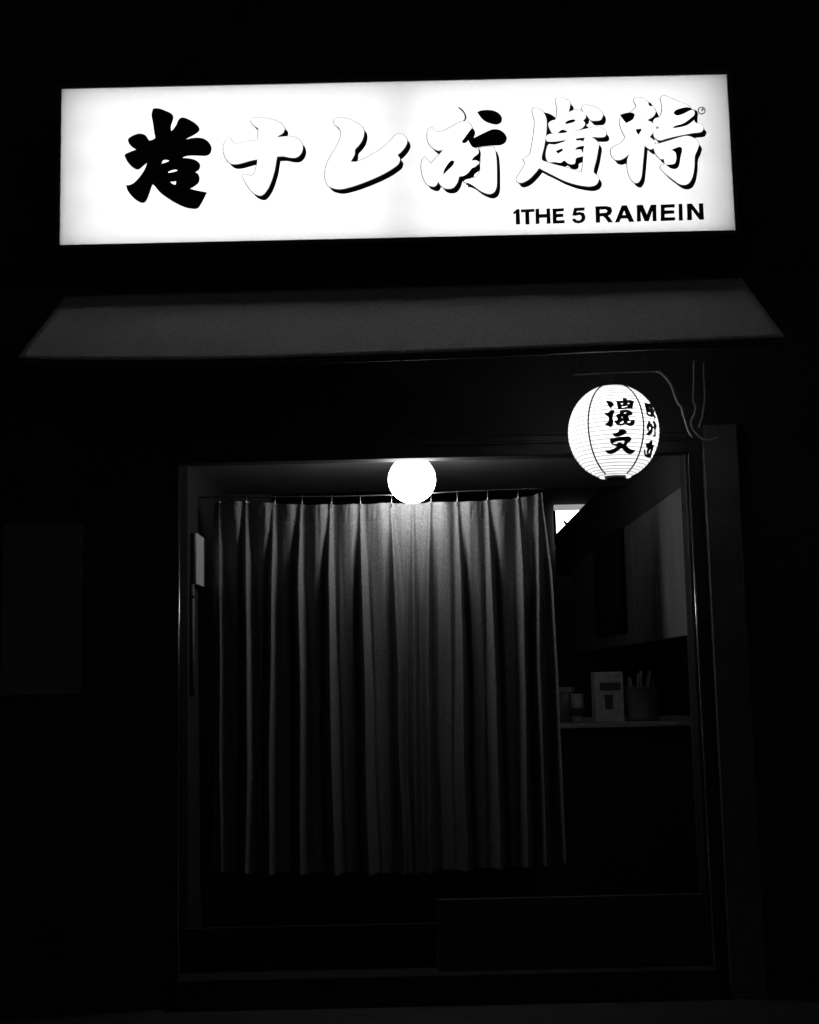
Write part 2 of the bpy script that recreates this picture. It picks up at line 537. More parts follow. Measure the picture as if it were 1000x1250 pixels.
# sixth
G6 = [[(265, 125), (300, 115), (350, 128), (400, 165), (440, 205), (462, 245), (445, 285), (410, 310), (380, 325),
       (430, 350), (470, 395), (440, 440), (405, 485), (440, 510), (455, 550), (440, 590), (410, 600), (380, 580),
       (358, 560), (350, 650), (340, 760), (328, 860), (300, 910), (265, 910), (230, 875), (205, 810), (195, 740),
       (200, 690), (215, 640), (170, 680), (120, 700), (75, 690), (45, 645), (45, 600), (80, 570), (130, 545),
       (175, 490), (150, 430), (130, 370), (133, 310), (190, 290), (230, 250), (275, 210), (278, 180), (260, 150)],
      [(510, 120), (535, 98), (600, 120), (680, 155), (755, 185), (800, 225), (825, 245), (825, 290), (830, 345),
       (890, 370), (910, 400), (890, 435), (820, 445), (740, 460), (640, 480), (560, 500), (500, 515), (455, 490),
       (442, 450), (460, 415), (500, 400), (455, 370), (440, 340), (460, 310), (500, 297), (520, 250), (525, 200),
       (515, 150)],
      [(450, 560), (500, 545), (600, 515), (700, 485), (760, 475), (820, 495), (865, 545), (855, 600), (830, 660),
       (825, 760), (810, 850), (780, 910), (740, 932), (690, 925), (630, 885), (560, 830), (505, 775), (520, 750),
       (550, 742), (540, 690), (510, 690), (470, 650), (448, 600)]]
G6o = [[(128, 278), (180, 262), (240, 258), (268, 275), (250, 320), (185, 357), (155, 320)],
       [(275, 415), (330, 408), (325, 430), (300, 467), (283, 440)],
       [(390, 158), (415, 170), (435, 195), (403, 195)],
       [(628, 262), (650, 235), (710, 215), (765, 208), (810, 228), (770, 245), (720, 270), (660, 285)],
       [(620, 405), (640, 385), (720, 360), (790, 310), (832, 265), (815, 228), (848, 245), (858, 285), (820, 330),
        (760, 375), (690, 395)],
       [(605, 612), (650, 590), (690, 580), (710, 600), (695, 680), (680, 760), (650, 787), (600, 780), (555, 745),
        (600, 745), (640, 735), (655, 690), (650, 640), (630, 618)]]
G6u = [[(380, 325), (410, 305), (470, 240), (485, 270), (435, 360)], [(405, 485), (440, 425), (470, 395), (500, 400), (450, 500)]]
white_glyph((740, 105, 7.692), G6, over=G6o, under=G6u)

LET = [(615, 235, 8.0, [
    [[(95, 195), (130, 165), (152, 165), (158, 308), (122, 310), (119, 200), (98, 210)]],
    [[(170, 168), (298, 162), (298, 186), (246, 190), (250, 308), (215, 310), (212, 192), (172, 192)]],
    [[(313, 162), (343, 160), (345, 215), (420, 212), (420, 160), (450, 158), (455, 300), (422, 303), (422, 242),
      (346, 245), (347, 303), (315, 305)]],
    [[(480, 160), (585, 156), (586, 180), (512, 185), (513, 212), (580, 210), (580, 236), (514, 240), (515, 275),
      (592, 272), (592, 298), (482, 302)]],
    [[(690, 152), (788, 148), (786, 174), (712, 178), (708, 200), (740, 192), (780, 202), (797, 235), (790, 270),
      (765, 292), (730, 300), (695, 293), (668, 268), (692, 255), (715, 275), (745, 275), (762, 255), (762, 228),
      (740, 215), (705, 225), (672, 222)]]]),
    (720, 235, 6.667, [
        [[(48, 115), (130, 112), (170, 120), (182, 150), (170, 175), (145, 190), (165, 210), (185, 240), (152, 242),
          (130, 210), (110, 192), (82, 192), (82, 242), (52, 245)],
         [(80, 138), (130, 135), (148, 150), (135, 166), (80, 170)]],
        [[(262, 108), (300, 106), (360, 236), (322, 238), (308, 209), (253, 211), (240, 240), (208, 242)],
         [(280, 140), (298, 185), (262, 187)]],
        [[(385, 104), (430, 102), (465, 185), (498, 102), (540, 100), (542, 230), (515, 232), (512, 140), (478, 232),
          (448, 232), (412, 140), (415, 233), (386, 235)]],
        [[(580, 100), (690, 96), (690, 120), (608, 124), (608, 148), (685, 146), (685, 170), (608, 174), (608, 205),
          (693, 203), (693, 226), (580, 230)]],
        [[(725, 95), (752, 94), (756, 225), (728, 227)]],
        [[(793, 94), (830, 92), (893, 175), (890, 92), (922, 90), (928, 218), (895, 220), (828, 132), (830, 222),
          (797, 224)]]])]
for ox, oy, sc, chars in LET:
    for ch in chars:
        f = glyph_map(ox, oy, sc)
        lp = loops_of(ch, f, sm=False)
        obj('letter', shift(fill2d(lp, .001, offset=.0011), SY - .0006), M['black'], sign)
# small ring mark
f = glyph_map(840, 115, 25)
ring = [[(415 + 118 * math.cos(a), 500 + 118 * math.sin(a)) for a in [i * math.pi / 12 for i in range(24)]],
        [(415 + 88 * math.cos(a), 500 + 88 * math.sin(a)) for a in [i * math.pi / 12 for i in range(24)]]]
obj('ring_mark', join([shift(fill2d([[f(p) for p in l] for l in ring], .0008), SY - .0006),
                       shift(fill2d(loops_of([[(440, 400), (480, 470), (450, 490), (430, 540), (395, 480), (430, 450)]], f), .0008),
                             SY - .0016)]), M['black'], sign)

# ---------------------------------------------------------------- awning
AYT, AYB = 5.745, 5.05
atl, atr = P(80, 362, AYT), P(905, 340, AYT)
abl, abr = P(22, 436, AYB), P(958, 412, AYB)
aw = thing('awning', 'plain dark canvas awning sloping out beneath the lit sign', 'awning',
           ((atl.x + atr.x) / 2, AYT, atl.z))
bm = bmesh.new()
NU, NV = 90, 20
grid = []
for i in range(NU + 1):
    u = i / NU
    col = []
    for j in range(NV + 1):
        v = j / NV
        p = atl.lerp(atr, u).lerp(abl.lerp(abr, u), v)
        sag = .030 * math.sin(math.pi * min(1, u ** .62)) * v ** 1.5 + .012 * math.sin(math.pi * v) * math.sin(math.pi * u)
        p.z -= sag + .002 * mnoise.noise(Vector((u * 14, v * 3, 0)))
        col.append(bm.verts.new(p))
    grid.append(col)
for i in range(NU):
    for j in range(NV):
        bm.faces.new((grid[i][j], grid[i][j + 1], grid[i + 1][j + 1], grid[i + 1][j]))
low = [grid[i][NV].co.copy() for i in range(NU + 1)]
bmesh.ops.recalc_face_normals(bm, faces=bm.faces[:])
bmesh.ops.solidify(bm, geom=bm.faces[:], thickness=.004)
obj('canopy', bm, M['awning'], aw, smooth=True)
obj('front_bar', tube([p + Vector((0, .008, -.014)) for p in low], .012, n=10), M['frame'], aw, smooth=True)
obj('wall_bar', tube([atl + Vector((0, -.02, -.03)), atr + Vector((0, -.02, -.03))], .016, n=10), M['frame'], aw, smooth=True)
for u in (.06, .5, .94):
    a = atl.lerp(atr, u) + Vector((0, -.03, -.05)); c = low[int(u * NU)] + Vector((0, .01, -.03))
    obj('support_arm', tube([a, (a + c) / 2 + Vector((0, 0, -.03)), c], .009, n=8), M['frame'], aw, smooth=True)

# ---------------------------------------------------------------- globe lamp
GY = 6.05
gc = P(503, 585.5, GY)
gr = 29.3 / FOC * GY
lamp = thing('globe_lamp', 'glowing white globe lamp hanging in front of the curtain top', 'lamp', (gc.x, gc.y, ZS))
prof = [(0 if k in (0, 32) else gr * math.sin(math.pi * k / 32), gc.z - gr * math.cos(math.pi * k / 32)) for k in range(33)]
obj('glass_globe', lathe(prof, gc.x, gc.y, 48), M['globe'], lamp, smooth=True)
zt = max(gc.z + gr * .9, ZS - .03)
obj('lamp_cap', lathe([(0, ZS - .0005), (.045, ZS - .0005), (.045, ZS - .012), (.04, min(gc.z + gr * .93, ZS - .014)),
                       (0, min(gc.z + gr * .93, ZS - .014))], gc.x, gc.y, 32), M['frame'], lamp, smooth=False)

# ---------------------------------------------------------------- curtain
CY = 6.30
#        y=612  700   820   940   1062
RID = [(262, 260, 262, 261, 256),
       (268, 269, 269, 268, 268),
       (301, 302, 302, 302, 299),
       (335, 333, 331, 329, 327),
       (368, 365, 366, 366, 367),
       (404, 402, 403, 405, 408),
       (440, 442, 445, 447, 452),
       (477, 482, 487, 489, 493),
       (504, 505, 506, 507, 509),
       (525, 523, 522, 523, 526),
       (558, 562, 565, 567, 571),
       (595, 599, 604, 608, 612),
       (632, 638, 641, 643, 645),
       (656, 657, 659, 664, 669),
       (662, 673, 681, 687, 693)]
KY = (612, 700, 820, 940, 1062)
TOPY = [(262, 613), (301, 612), (335, 614.5), (369, 616), (404, 616), (440, 615.5), (478, 614), (525, 613), (558, 613),
        (595, 611), (632, 608), (662, 602)]
BOTY = [(256, 1066), (330, 1070), (490, 1070), (575, 1065), (645, 1061), (693, 1056)]
RAMP = [.2, .8, 1, .9, 1, 1, 1, 1, .75, 1, 1.0, 1.05, 1, .9, .8]
LAMP_ = [.0, 1.0, .95, .8, 1.0, 1.0, 1.05, .5, .45, 1.1, 1.0, 1.0, .8, .4]
SKEW = [.5, .62, .7, .6, .7, .68, .68, .5, .5, .5, .4, .36, .34, .5]


def lin(tab, x):
    if x <= tab[0][0]: return tab[0][1]
    for (a, p), (c, q) in zip(tab, tab[1:]):
        if x <= c: return p + (q - p) * (x - a) / (c - a)
    return tab[-1][1]


def ridge_px(i, y):
    return lin(list(zip(KY, RID[i])), y)


curt = thing('door_curtain', 'tall pleated grey cloth curtain hanging across the shop entrance', 'curtain',
             (-.1, CY, P(480, 1066, CY).z))
bm = bmesh.new()
NR = 230
SUB = 34
cols = []
params = []
for i in range(len(RID) - 1):
    for k in range(SUB):
        params.append((i, k / SUB))
params.append((len(RID) - 2, 1.0))
hw = [random.uniform(.85, 1.15) for _ in RID]
for (i, t) in params:
    col = []
    xt = ridge_px(i, 612) * (1 - t) + ridge_px(i + 1, 612) * t
    xb = ridge_px(i, 1062) * (1 - t) + ridge_px(i + 1, 1062) * t
    yt, yb = lin(TOPY, xt), lin(BOTY, xb)
    seg = ridge_px(i + 1, 612) - ridge_px(i, 612)
    # cloth lifts a little between the hooks
    yt -= 0.0
    yt += 1.6 * math.sin(math.pi * t) if seg > 15 else 0
    for j in range(NR + 1):
        v = (j / NR) ** 1.15
        y = yt + (yb - yt) * v
        px = ridge_px(i, y) * (1 - t) + ridge_px(i + 1, y) * t
        px += v * (1 if 0 < i < len(RID) - 2 else .3) * 3.2 * mnoise.noise(Vector((px * .035, v * 3.0, 7.7)))
        seg = max(4, ridge_px(i + 1, y) - ridge_px(i, y))
        # ridge half widths in px: tight below the header, wide at the hem
        wr = 1.9 + 1.4 * min(1, v * 3) + 4.2 * v ** 1.5
        wb = 4.2 + 2.4 * v
        d0, d1 = t * seg, (1 - t) * seg
        A0, A1 = RAMP[i], RAMP[i + 1]
        rid = .042 * (A0 * math.exp(-(d0 / (wr * hw[i])) ** 2) + A1 * math.exp(-(d1 / (wr * hw[i + 1])) ** 2))
        rid += .036 * (A0 * math.exp(-(d0 / (wb * hw[i + 1])) ** 2) + A1 * math.exp(-(d1 / (wb * hw[i])) ** 2))
        rid *= (.34 + .66 * min(1, v / .22) ** .8) * (1 - .38 * v)
        s = SKEW[i]
        tt = t / (2 * s) if t < s else .5 + (t - s) / (2 * (1 - s))
        fade = 1 - .9 * min(1, max(0, (v - .06) / .42))
        lob = .050 * LAMP_[i] * max(0, math.sin(math.pi * tt)) ** 1.35 * fade * min(1, seg / 30)
        F = rid + lob
        # the cloth tucks back deeply beside each pleat, most on the side turned from the lamp
        g0, g1 = (1.0, .35) if px > 503 else (.35, 1.0)
        tk = min(1, max(0, v - .07) / .25)
        F -= tk * (.050 + .02 * v) * min(1, seg / 26) * (A0 * g0 * math.exp(-((d0 - wr * hw[i] - 4.5) / 2.9) ** 2)
                                     + A1 * g1 * math.exp(-((d1 - wr * hw[i + 1] - 4.5) / 2.9) ** 2))
        F -= .05 * v * math.sin(math.pi * t) * min(1, seg / 26)
        # secondary slow folds and wander
        F += .008 * mnoise.noise(Vector((px * .09, v * 2.2, 3.1))) * min(1, v * 8 + .2)
        F += .0018 * mnoise.noise(Vector((px * .35, v * 5, 9.1)))
        # gathers in the header band above the seam
        hb = max(0, 1 - abs(v - .022) / .03)
        F += hb * (.0045 * mnoise.noise(Vector((px * .30, v * 20, 5))) + .0015 * mnoise.noise(Vector((px * .8, v * 30, 1))))
        F -= .0018 * math.exp(-((v - .046) / .0035) ** 2)
        p = P(px, y, CY)
        p.y = CY - F + .075 * v
        p.z += .0012 * mnoise.noise(Vector((px * .5, 0, 0))) if j == 0 else 0
        if j == NR:
            p.z += .004 * mnoise.noise(Vector((px * .12, 0, 4)))
        col.append(bm.verts.new(p))
    cols.append(col)
for a, c in zip(cols, cols[1:]):
    for j in range(NR):
        bm.faces.new((a[j], a[j + 1], c[j + 1], c[j]))
# stitches along the header seam
st = bmesh.new()
js = min(range(NR + 1), key=lambda j: abs((j / NR) ** 1.15 - .046))
for n in range(0, len(cols) - 3, 5):
    a, c = cols[n][js].co, cols[n + 2][js].co
    o = Vector((0, -.0022, random.uniform(-.001, .001)))
    tube([a + o, c + o], .0009, bm=st, n=4)
bm.normal_update()
if sum(f.normal.y for f in bm.faces) > 0:
    bmesh.ops.reverse_faces(bm, faces=bm.faces[:])
cl = obj('cloth', bm, M['cloth'], curt, smooth=True)
obj('seam_stitch', st, M['thread'], cl).__setitem__('kind', 'stuff')
HOOK = [(268, 611, 608), (301, 612, 606), (336, 614, 606), (369, 615, 606), (405, 615, 606), (440, 615, 606),
        (478, 614, 605), (526, 613, 603), (558, 613, 601), (595, 611, 600), (632, 608, 598)]
RY = CY - .018
for (x, yb_, yr) in HOOK:
    top, bot = P(x, yr - 1.5, RY), P(x, yb_ + 6, RY)
    bm = tube([bot + Vector((0, -.02, 0)), bot.lerp(top, .5) + Vector((.001, -.014, 0)), top + Vector((0, -.006, .0)),
               top + Vector((0, .004, .004)), top + Vector((0, .011, -.002))], .0019, n=6)
    obj('hook', bm, M['steel'], curt, smooth=True)

rod = thing('curtain_rod', 'thin metal curtain rod under the entrance soffit', 'curtain rod', tuple(P(250, 607, RY)))
rp = [P(x, y, RY) for x, y in ((243.5, 607), (300, 606.5), (404, 606.5), (478, 604.6), (558, 600.5), (632, 597.5), (655, 596.5))]
rp += [P(661, 596.5, RY + .01), P(664, 598, RY + .03), P(665, 600, RY + .07)]
obj('rod', tube(rp, .0045, n=10), M['steel'], rod, smooth=True)
for x in (503,):
    q = P(x, lin([(246, 607), (404, 606.5), (655, 596.5)], x), RY)
    obj('bracket', box(q.x - .006, q.x + .006, RY + .012, RY + .022, q.z - .008, ZS - .001, .001), M['frame'], rod)

# ---------------------------------------------------------------- paper lantern
LY = 5.30
lc = P(749, 527.5, LY)
LR = 55.6 / FOC * LY
LV = LR * 1.068
ZB, ZT = -.925, .935
lan = thing('paper_lantern', 'round white paper lantern with black brush characters hanging at the right', 'lantern',
            (lc.x, lc.y, lc.z - LV))
NRIB = 27
prof = []
nz = NRIB * 6
for k in range(nz + 1):
    a0, a1 = math.asin(ZB), math.asin(ZT)
    a = a0 + (a1 - a0) * k / nz
    ph = (k % 6) / 6
    r = LR * math.cos(a) + .0022 * math.sin(math.pi * ph) - .001
    prof.append((r, lc.z + LV * math.sin(a)))
shade = obj('paper_shade', lathe(prof, lc.x, lc.y, 80), M['paper'], lan, smooth=True)
bm = bmesh.new()
for k in range(0, NRIB + 1):
    a = math.asin(ZB) + (math.asin(ZT) - math.asin(ZB)) * k / NRIB
    r, z = LR * math.cos(a) - .0004, lc.z + LV * math.sin(a)
    tube([(lc.x + r * math.cos(q), lc.y + r * math.sin(q), z) for q in [2 * math.pi * i / 64 for i in range(65)]],
         .0016, bm=bm, n=4, cap=False)
o = obj('rib', bm, M['wire'], lan)
for k in range(5):
    th = math.radians(-90 - 41 + 72 * k)
    pts = []
    for i in range(41):
        a = math.asin(ZB) + (math.asin(ZT) - math.asin(ZB)) * i / 40
        r = LR * math.cos(a) + .0018
        pts.append((lc.x + r * math.cos(th), lc.y + r * math.sin(th), lc.z + LV * math.sin(a)))
    obj('panel_seam', tube(pts, .0034, n=6), M['black'], lan, smooth=True)
rt_ = LR * math.cos(math.asin(ZT)); rb_ = LR * math.cos(math.asin(ZB))
zt_, zb_ = lc.z + LV * ZT, lc.z + LV * ZB
obj('top_ring', lathe([(rt_ + .002, zt_ - .001), (rt_ + .002, zt_ + .012), (rt_ - .01, zt_ + .014), (0, zt_ + .014)], lc.x, lc.y, 48),
    M['black'], lan, smooth=False)
obj('bottom_ring', lathe([(rb_ * .62, zb_ + .012), (rb_ * .62, zb_ - .012), (rb_ * .55, zb_ - .014), (0, zb_ - .014)], lc.x, lc.y, 48),
    M['black'], lan, smooth=False)
obj('base_paper', lathe([(rb_ - .001, zb_), (rb_ * .9, zb_ - .006), (rb_ * .63, zb_ + .002)], lc.x, lc.y, 48), M['paper'], lan, smooth=True)
br = .03
obj('bulb', lathe([(0 if k in (0, 12) else br * math.sin(math.pi * k / 12), lc.z + .02 - br * 1.3 * math.cos(math.pi * k / 12))
                   for k in range(13)], lc.x, lc.y, 20), M['bulb'], lan, smooth=True)
obj('hanger', tube([(lc.x, lc.y, zt_ + .012), (lc.x, lc.y, zt_ + .05)], .003, n=8), M['darksteel'], lan)


def on_lantern(px, py, k=1.012):
    d = ray(px, py).normalized()
    A, B = LR * k, LV * k
    o_ = CAM - lc
    a = (d.x ** 2 + d.y ** 2) / A ** 2 + d.z ** 2 / B ** 2
    bq = 2 * ((o_.x * d.x + o_.y * d.y) / A ** 2 + o_.z * d.z / B ** 2)
    cq = (o_.x ** 2 + o_.y ** 2) / A ** 2 + o_.z ** 2 / B ** 2 - 1
    D = bq * bq - 4 * a * cq
    if D < 0: D = 0
    return CAM + d * ((-bq - math.sqrt(D)) / (2 * a))


def lantern_glyph(ox, oy, sc, loops, name='character'):
    s = [[Vector((ox + p[0] / sc, -(oy + p[1] / sc))) for p in smooth_pts(l, 3)] for l in loops]
    bm = fill2d(s, .0, offset=.22)
    bmesh.ops.triangulate(bm, faces=bm.faces[:])
    for _ in range(6):
        es = [e for e in bm.edges if e.calc_length() > 3.0]
        if not es: break
        bmesh.ops.subdivide_edges(bm, edges=es, cuts=1)
        bmesh.ops.triangulate(bm, faces=[f_ for f_ in bm.faces if len(f_.verts) > 3])
    for v in bm.verts:
        v.co = on_lantern(v.co.x, -v.co.z)
    bmesh.ops.remove_doubles(bm, verts=bm.verts[:], dist=1e-6)
    bmesh.ops.recalc_face_normals(bm, faces=bm.faces[:])
    return bm


A_ = (730, 480, 15.62)
ga = [lantern_glyph(*A_, l) for l in (
    [[(158, 143), (230, 150), (280, 180), (303, 218), (270, 260), (238, 285), (205, 240), (180, 190)]],
    [[(128, 380), (200, 370), (240, 325), (265, 318), (318, 330), (310, 370), (285, 420), (280, 480), (295, 550),
      (280, 610), (248, 650), (210, 630), (160, 605), (135, 585), (190, 555), (208, 500), (205, 450), (170, 425),
      (140, 405)]],
    [[(350, 145), (400, 148), (480, 140), (480, 100), (500, 92), (555, 112), (550, 135), (620, 130), (690, 160),
      (670, 220), (660, 290), (600, 290), (500, 300), (390, 305), (375, 240), (365, 190)],
     [(435, 190), (480, 185), (482, 215), (440, 212)], [(560, 185), (605, 180), (600, 205), (565, 210)],
     [(450, 250), (490, 250), (575, 235), (560, 255), (480, 275), (452, 270)]],
    [[(420, 330), (480, 318), (560, 315), (630, 345), (660, 380), (650, 410), (600, 425), (570, 430), (590, 480),
      (605, 515), (650, 510), (690, 505), (703, 540), (690, 590), (650, 620), (600, 620), (550, 600), (525, 585),
      (480, 610), (420, 618), (370, 600), (330, 560), (315, 530), (345, 520), (380, 510), (370, 460), (350, 430),
      (355, 410), (400, 392), (425, 380)],
     [(480, 388), (510, 365), (555, 358), (550, 375), (520, 388)], [(450, 435), (475, 440), (470, 490), (448, 470)],
     [(410, 575), (440, 545), (490, 515), (492, 560), (450, 583)], [(552, 545), (590, 530), (628, 535), (620, 560), (580, 568)]])]
obj('character', join(ga), M['black'], lan)
gb = [lantern_glyph(*A_, l) for l in (
    [[(275, 770), (340, 760), (395, 735), (410, 695), (450, 685), (510, 700), (555, 740), (510, 780), (440, 810),
      (370, 830), (320, 825), (295, 795)]],
    [[(240, 865), (300, 855), (400, 835), (500, 830), (580, 825), (620, 845), (638, 880), (610, 920), (570, 955),
      (545, 1000), (580, 1040), (640, 1075), (710, 1085), (690, 1120), (650, 1150), (600, 1160), (550, 1140),
      (500, 1095), (455, 1045), (400, 1080), (330, 1130), (270, 1155), (210, 1155), (165, 1125), (145, 1090),
      (220, 1085), (300, 1060), (375, 1015), (330, 1000), (280, 985), (245, 940), (235, 895)],
     [(285, 955), (330, 925), (400, 912), (500, 905), (510, 925), (490, 960), (470, 965), (440, 945), (400, 940),
      (360, 965), (300, 968)]])]
obj('character', join(gb), M['black'], lan)
B_ = (775, 480, 14.71)
for ls in ([[[(175, 165), (240, 185), (300, 190), (325, 230), (325, 285), (355, 320), (340, 370), (380, 430), (355, 465),
              (345, 420), (300, 425), (240, 405), (212, 370), (205, 310), (190, 240)],
             [(230, 350), (270, 340), (290, 375), (265, 390)], [(240, 240), (270, 250), (290, 285), (270, 275)]]],
           [[[(250, 490), (270, 500), (275, 540), (310, 560), (325, 600), (320, 660), (300, 730), (285, 740), (262, 755),
              (205, 740), (240, 700), (255, 680), (222, 640), (215, 610), (225, 560), (240, 540)],
             [(260, 610), (285, 600), (290, 640), (270, 670), (255, 650)]],
            [[(325, 495), (360, 505), (380, 560), (395, 600), (380, 630), (372, 700), (378, 760), (350, 785), (325, 765),
              (350, 740), (355, 680), (350, 640), (325, 625), (340, 580), (335, 540)]]],
           [[[(290, 845), (320, 875), (300, 920), (345, 935), (330, 1000), (300, 1090), (295, 1140), (270, 1160),
              (200, 1140), (170, 1095), (168, 1010), (190, 1020), (195, 1080), (225, 1105), (215, 1040), (240, 980),
              (210, 970), (200, 900), (250, 895), (275, 870)],
             [(245, 1070), (275, 1000), (288, 1010), (265, 1095)]]]):
    obj('character', join([lantern_glyph(*B_, l) for l in ls]), M['black'], lan)

# support wire and cables


def path3(pts, Y, jit=0):
    s = smooth_pts([Vector(p) for p in pts], 5, closed=False)
    return [P(p[0], p[1], Y) for p in s]


arm = path3([(700, 457.5), (740, 455.5), (780, 454), (801, 453.5)], LY + .02)
a0 = arm[0]
arm_o = thing('lantern_wire', 'thin dark wire line above the paper lantern', 'wire', tuple(a0))
obj('wire', tube(arm, .0022, n=6), M['cable'], arm_o, smooth=True)
q = arm[len(arm) // 2]
obj('drop_cord', tube([Vector((lc.x, lc.y + .0, zt_ + .05)), Vector((lc.x, LY + .02, P(750, 455, LY + .02).z))], .0025, n=6), M['cable'], arm_o)
for xx in (705, 790):
    w0 = P(xx, 455.5, LY + .02)
    obj('hanging_eye', tube([w0, w0 + Vector((0, .0, .12))], .002, n=6), M['frame'], arm_o)
CAB = [([(801, 453.5), (806, 454.5), (814, 462), (820, 471), (824, 483), (828, 492), (832, 497), (834, 506), (838, 517), (841, 527), (846, 534)],
        .0052, 'thick pale cable curving down beside the lantern, nearest it'),
       ([(847, 440), (847, 466), (846.5, 489), (849, 496), (848, 504), (844.5, 512), (844, 518), (848, 527), (857, 535.5), (866, 537), (876, 534)],
        .0036, 'thin cable looping under at the bottom, middle one of the three'),
       ([(859, 442), (859.5, 464), (860.5, 482), (859.5, 494), (857.5, 508), (853, 522)],
        .0036, 'short thin cable, rightmost of three beside the lantern')]
for pts, r, lb in CAB:
    q = path3(pts, LY + .10)
    t = thing('hanging_cable', lb, 'cable', tuple(q[0]), group='cables hanging beside the lantern')
    rr = [r * (1 + .18 * mnoise.noise(Vector((i * .4, r * 900, 0)))) for i in range(len(q))]
    q = [p + Vector((.0015 * mnoise.noise(Vector((i * .5, 2, r * 1000))), 0, 0)) for i, p in enumerate(q)]
    obj('sheath', tube(q, r, n=8, radii=rr), M['cable'], t, smooth=True)

# ---------------------------------------------------------------- left reveal: plate and conduit


a, c = on_xplane(240, 650, XL + .03), on_xplane(250.5, 655, XL + .03)
zb1 = on_xplane(240, 713, XL + .03).z
wp = thing('wall_plate', 'small pale box fixed on the left side of the entrance', 'wall box', (XL, a.y, zb1))
obj('box_body', box(XL + .0005, XL + .026, a.y, c.y, zb1, a.z, .003), M['darksteel'], wp)
obj('box_cover', box(XL + .0265, XL + .030, a.y + .001, c.y - .001, zb1 + .002, a.z - .002, .001), M['plate'], wp)
q0, q1 = on_xplane(237, 722, XL + .02), on_xplane(236, 850, XL + .02)
cn = thing('wall_conduit', 'thin vertical pipe below the pale box on the left reveal', 'pipe', (XL + .012, q0.y, q1.z))
obj('pipe', tube([(XL + .012, q0.y, q1.z), (XL + .012, q0.y, zb1 - .002)], .010, n=10), M['reveal_pipe'], cn, smooth=True)
for z in (q1.z + .03, q0.z - .03):
    obj('clip', box(XL + .0005, XL + .024, q0.y - .016, q0.y + .016, z, z + .012, .002), M['frame'], cn)

# ---------------------------------------------------------------- notice board at the left
n0, n1 = P(3, 640, WY - .02), P(100, 848, WY - .02)
nb = thing('notice_board', 'dim pale notice board on the dark wall at the far left', 'notice board', (n0.x, WY, n1.z))
obj('board', box(n0.x, n1.x, WY - .016, WY - .0005, n1.z, n0.z, .003), M['frame'], nb)
obj('paper', box(n0.x + .004, n1.x - .004, WY - .020, WY - .0165, n1.z + .004, n0.z - .004), M['paperboard'], nb)
bm = bmesh.new()
x = n0.x + .03
for r_ in range(16):
    z = n0.z - .06 - r_ * (n0.z - n1.z - .12) / 16
    xx = n0.x + .03
    while xx < n1.x - .06:
        l = random.uniform(.012, .03)
        box(xx, xx + l, WY - .0206, WY - .0202, z, z + .010, bm=bm)
        xx += l + .010
o = obj('print_line', bm, M['print'], nb)
o['kind'] = 'stuff'

# ---------------------------------------------------------------- interior right
cab = thing('wall_cabinet', 'long grey cupboard front along the right wall inside', 'cabinet', (1.24, 6, 1.55))
zc0, zc1 = on_xplane(850, 774, 1.24).z, 2.20
ys = [5.93, 6.62, 7.30, 7.98, 8.66, 9.34, 10.1]
obj('carcass', box(1.262, 1.62, 5.93, 10.1, zc0 + .004, zc1 - .001), M['room'], cab)
for a, c in zip(ys, ys[1:]):
    obj('cabinet_door', box(1.240, 1.26, a + .002, c - .002, zc0, zc1 - .002, .003), M['cabinet'], cab)
d0, d1 = on_xplane(757, 700, 1.20), on_xplane(723, 700, 1.20)
zt1, zb2 = 2.19, on_xplane(740, 773, 1.2).z
ap = thing('hanging_cloth', 'narrow black cloth hanging over the grey cupboard doors', 'cloth', (1.20, d0.y, zb2))
bm = bmesh.new()
n = 24
cs = []
for i in range(n + 1):
    y = d0.y + (d1.y - d0.y) * i / n
    xx = 1.205 + .012 * math.sin(i * 1.1) + .006 * math.sin(i * 2.3)
    cs.append([bm.verts.new((xx + .004 * math.sin(j * .6 + i), y, zt1 + (zb2 - zt1) * j / 10)) for j in range(11)])
for A, B in zip(cs, cs[1:]):
    for j in range(10): bm.faces.new((A[j], A[j + 1], B[j + 1], B[j]))
bmesh.ops.solidify(bm, geom=bm.faces[:], thickness=.004)
obj('fabric', bm, M['darkcloth'], ap, smooth=True)
obj('hook_rail', box(1.19, 1.238, d0.y, d1.y, zt1 + .001, zt1 + .009), M['frame'], ap)

SHY = 7.0
zs = P(760, 882, SHY).z
sh = thing('counter_shelf', 'pale wooden shelf board carrying cups and cartons behind the curtain', 'shelf', (1.2, SHY, zs))
obj('shelf_board', box(.55, 1.62, SHY, SHY + 1.0, zs - .025, zs, .002), M['shelf'], sh)
obj('support_panel', box(.60, 1.60, SHY + .06, SHY + .09, .10, zs - .026), M['room'], sh)


def shx(px, Y=SHY + .1): return P(px, 870, Y).x


def shz(py, Y=SHY + .1): return P(750, py, Y).z


IY = SHY + .14
ctn = thing('carton', 'square pale carton with a dark label band on the shelf', 'carton', (shx(745), IY, zs))
x0, x1 = shx(728), shx(764)
ztop = shz(820)
obj('carton_body', box(x0, x1, IY, IY + .13, zs + .0005, ztop, .004), M['pack'], ctn)
obj('label_band', box(x0 + .03, x1 - .015, IY - .002, IY - .0005, shz(843), shz(833)), M['packdark'], ctn)
obj('printed_figure', box(x0 + .055, x1 - .06, IY - .002, IY - .0005, shz(866), shz(848), .0004), M['packdark'], ctn)
cup = thing('cup', 'small patterned cup at the left end of the shelf', 'cup', (shx(704), SHY + .06, zs))
r1 = (shx(713) - shx(697)) / 2
zc = shz(846)
obj('cup_body', lathe([(0, zs + .0005), (r1 * .8, zs + .0005), (r1 * .85, zs + .02), (r1, zc), (r1 * .9, zc), (r1 * .75, zs + .01), (0, zs + .01)],
                      shx(704.5), SHY + .07, 24), M['cup'], cup, smooth=True)
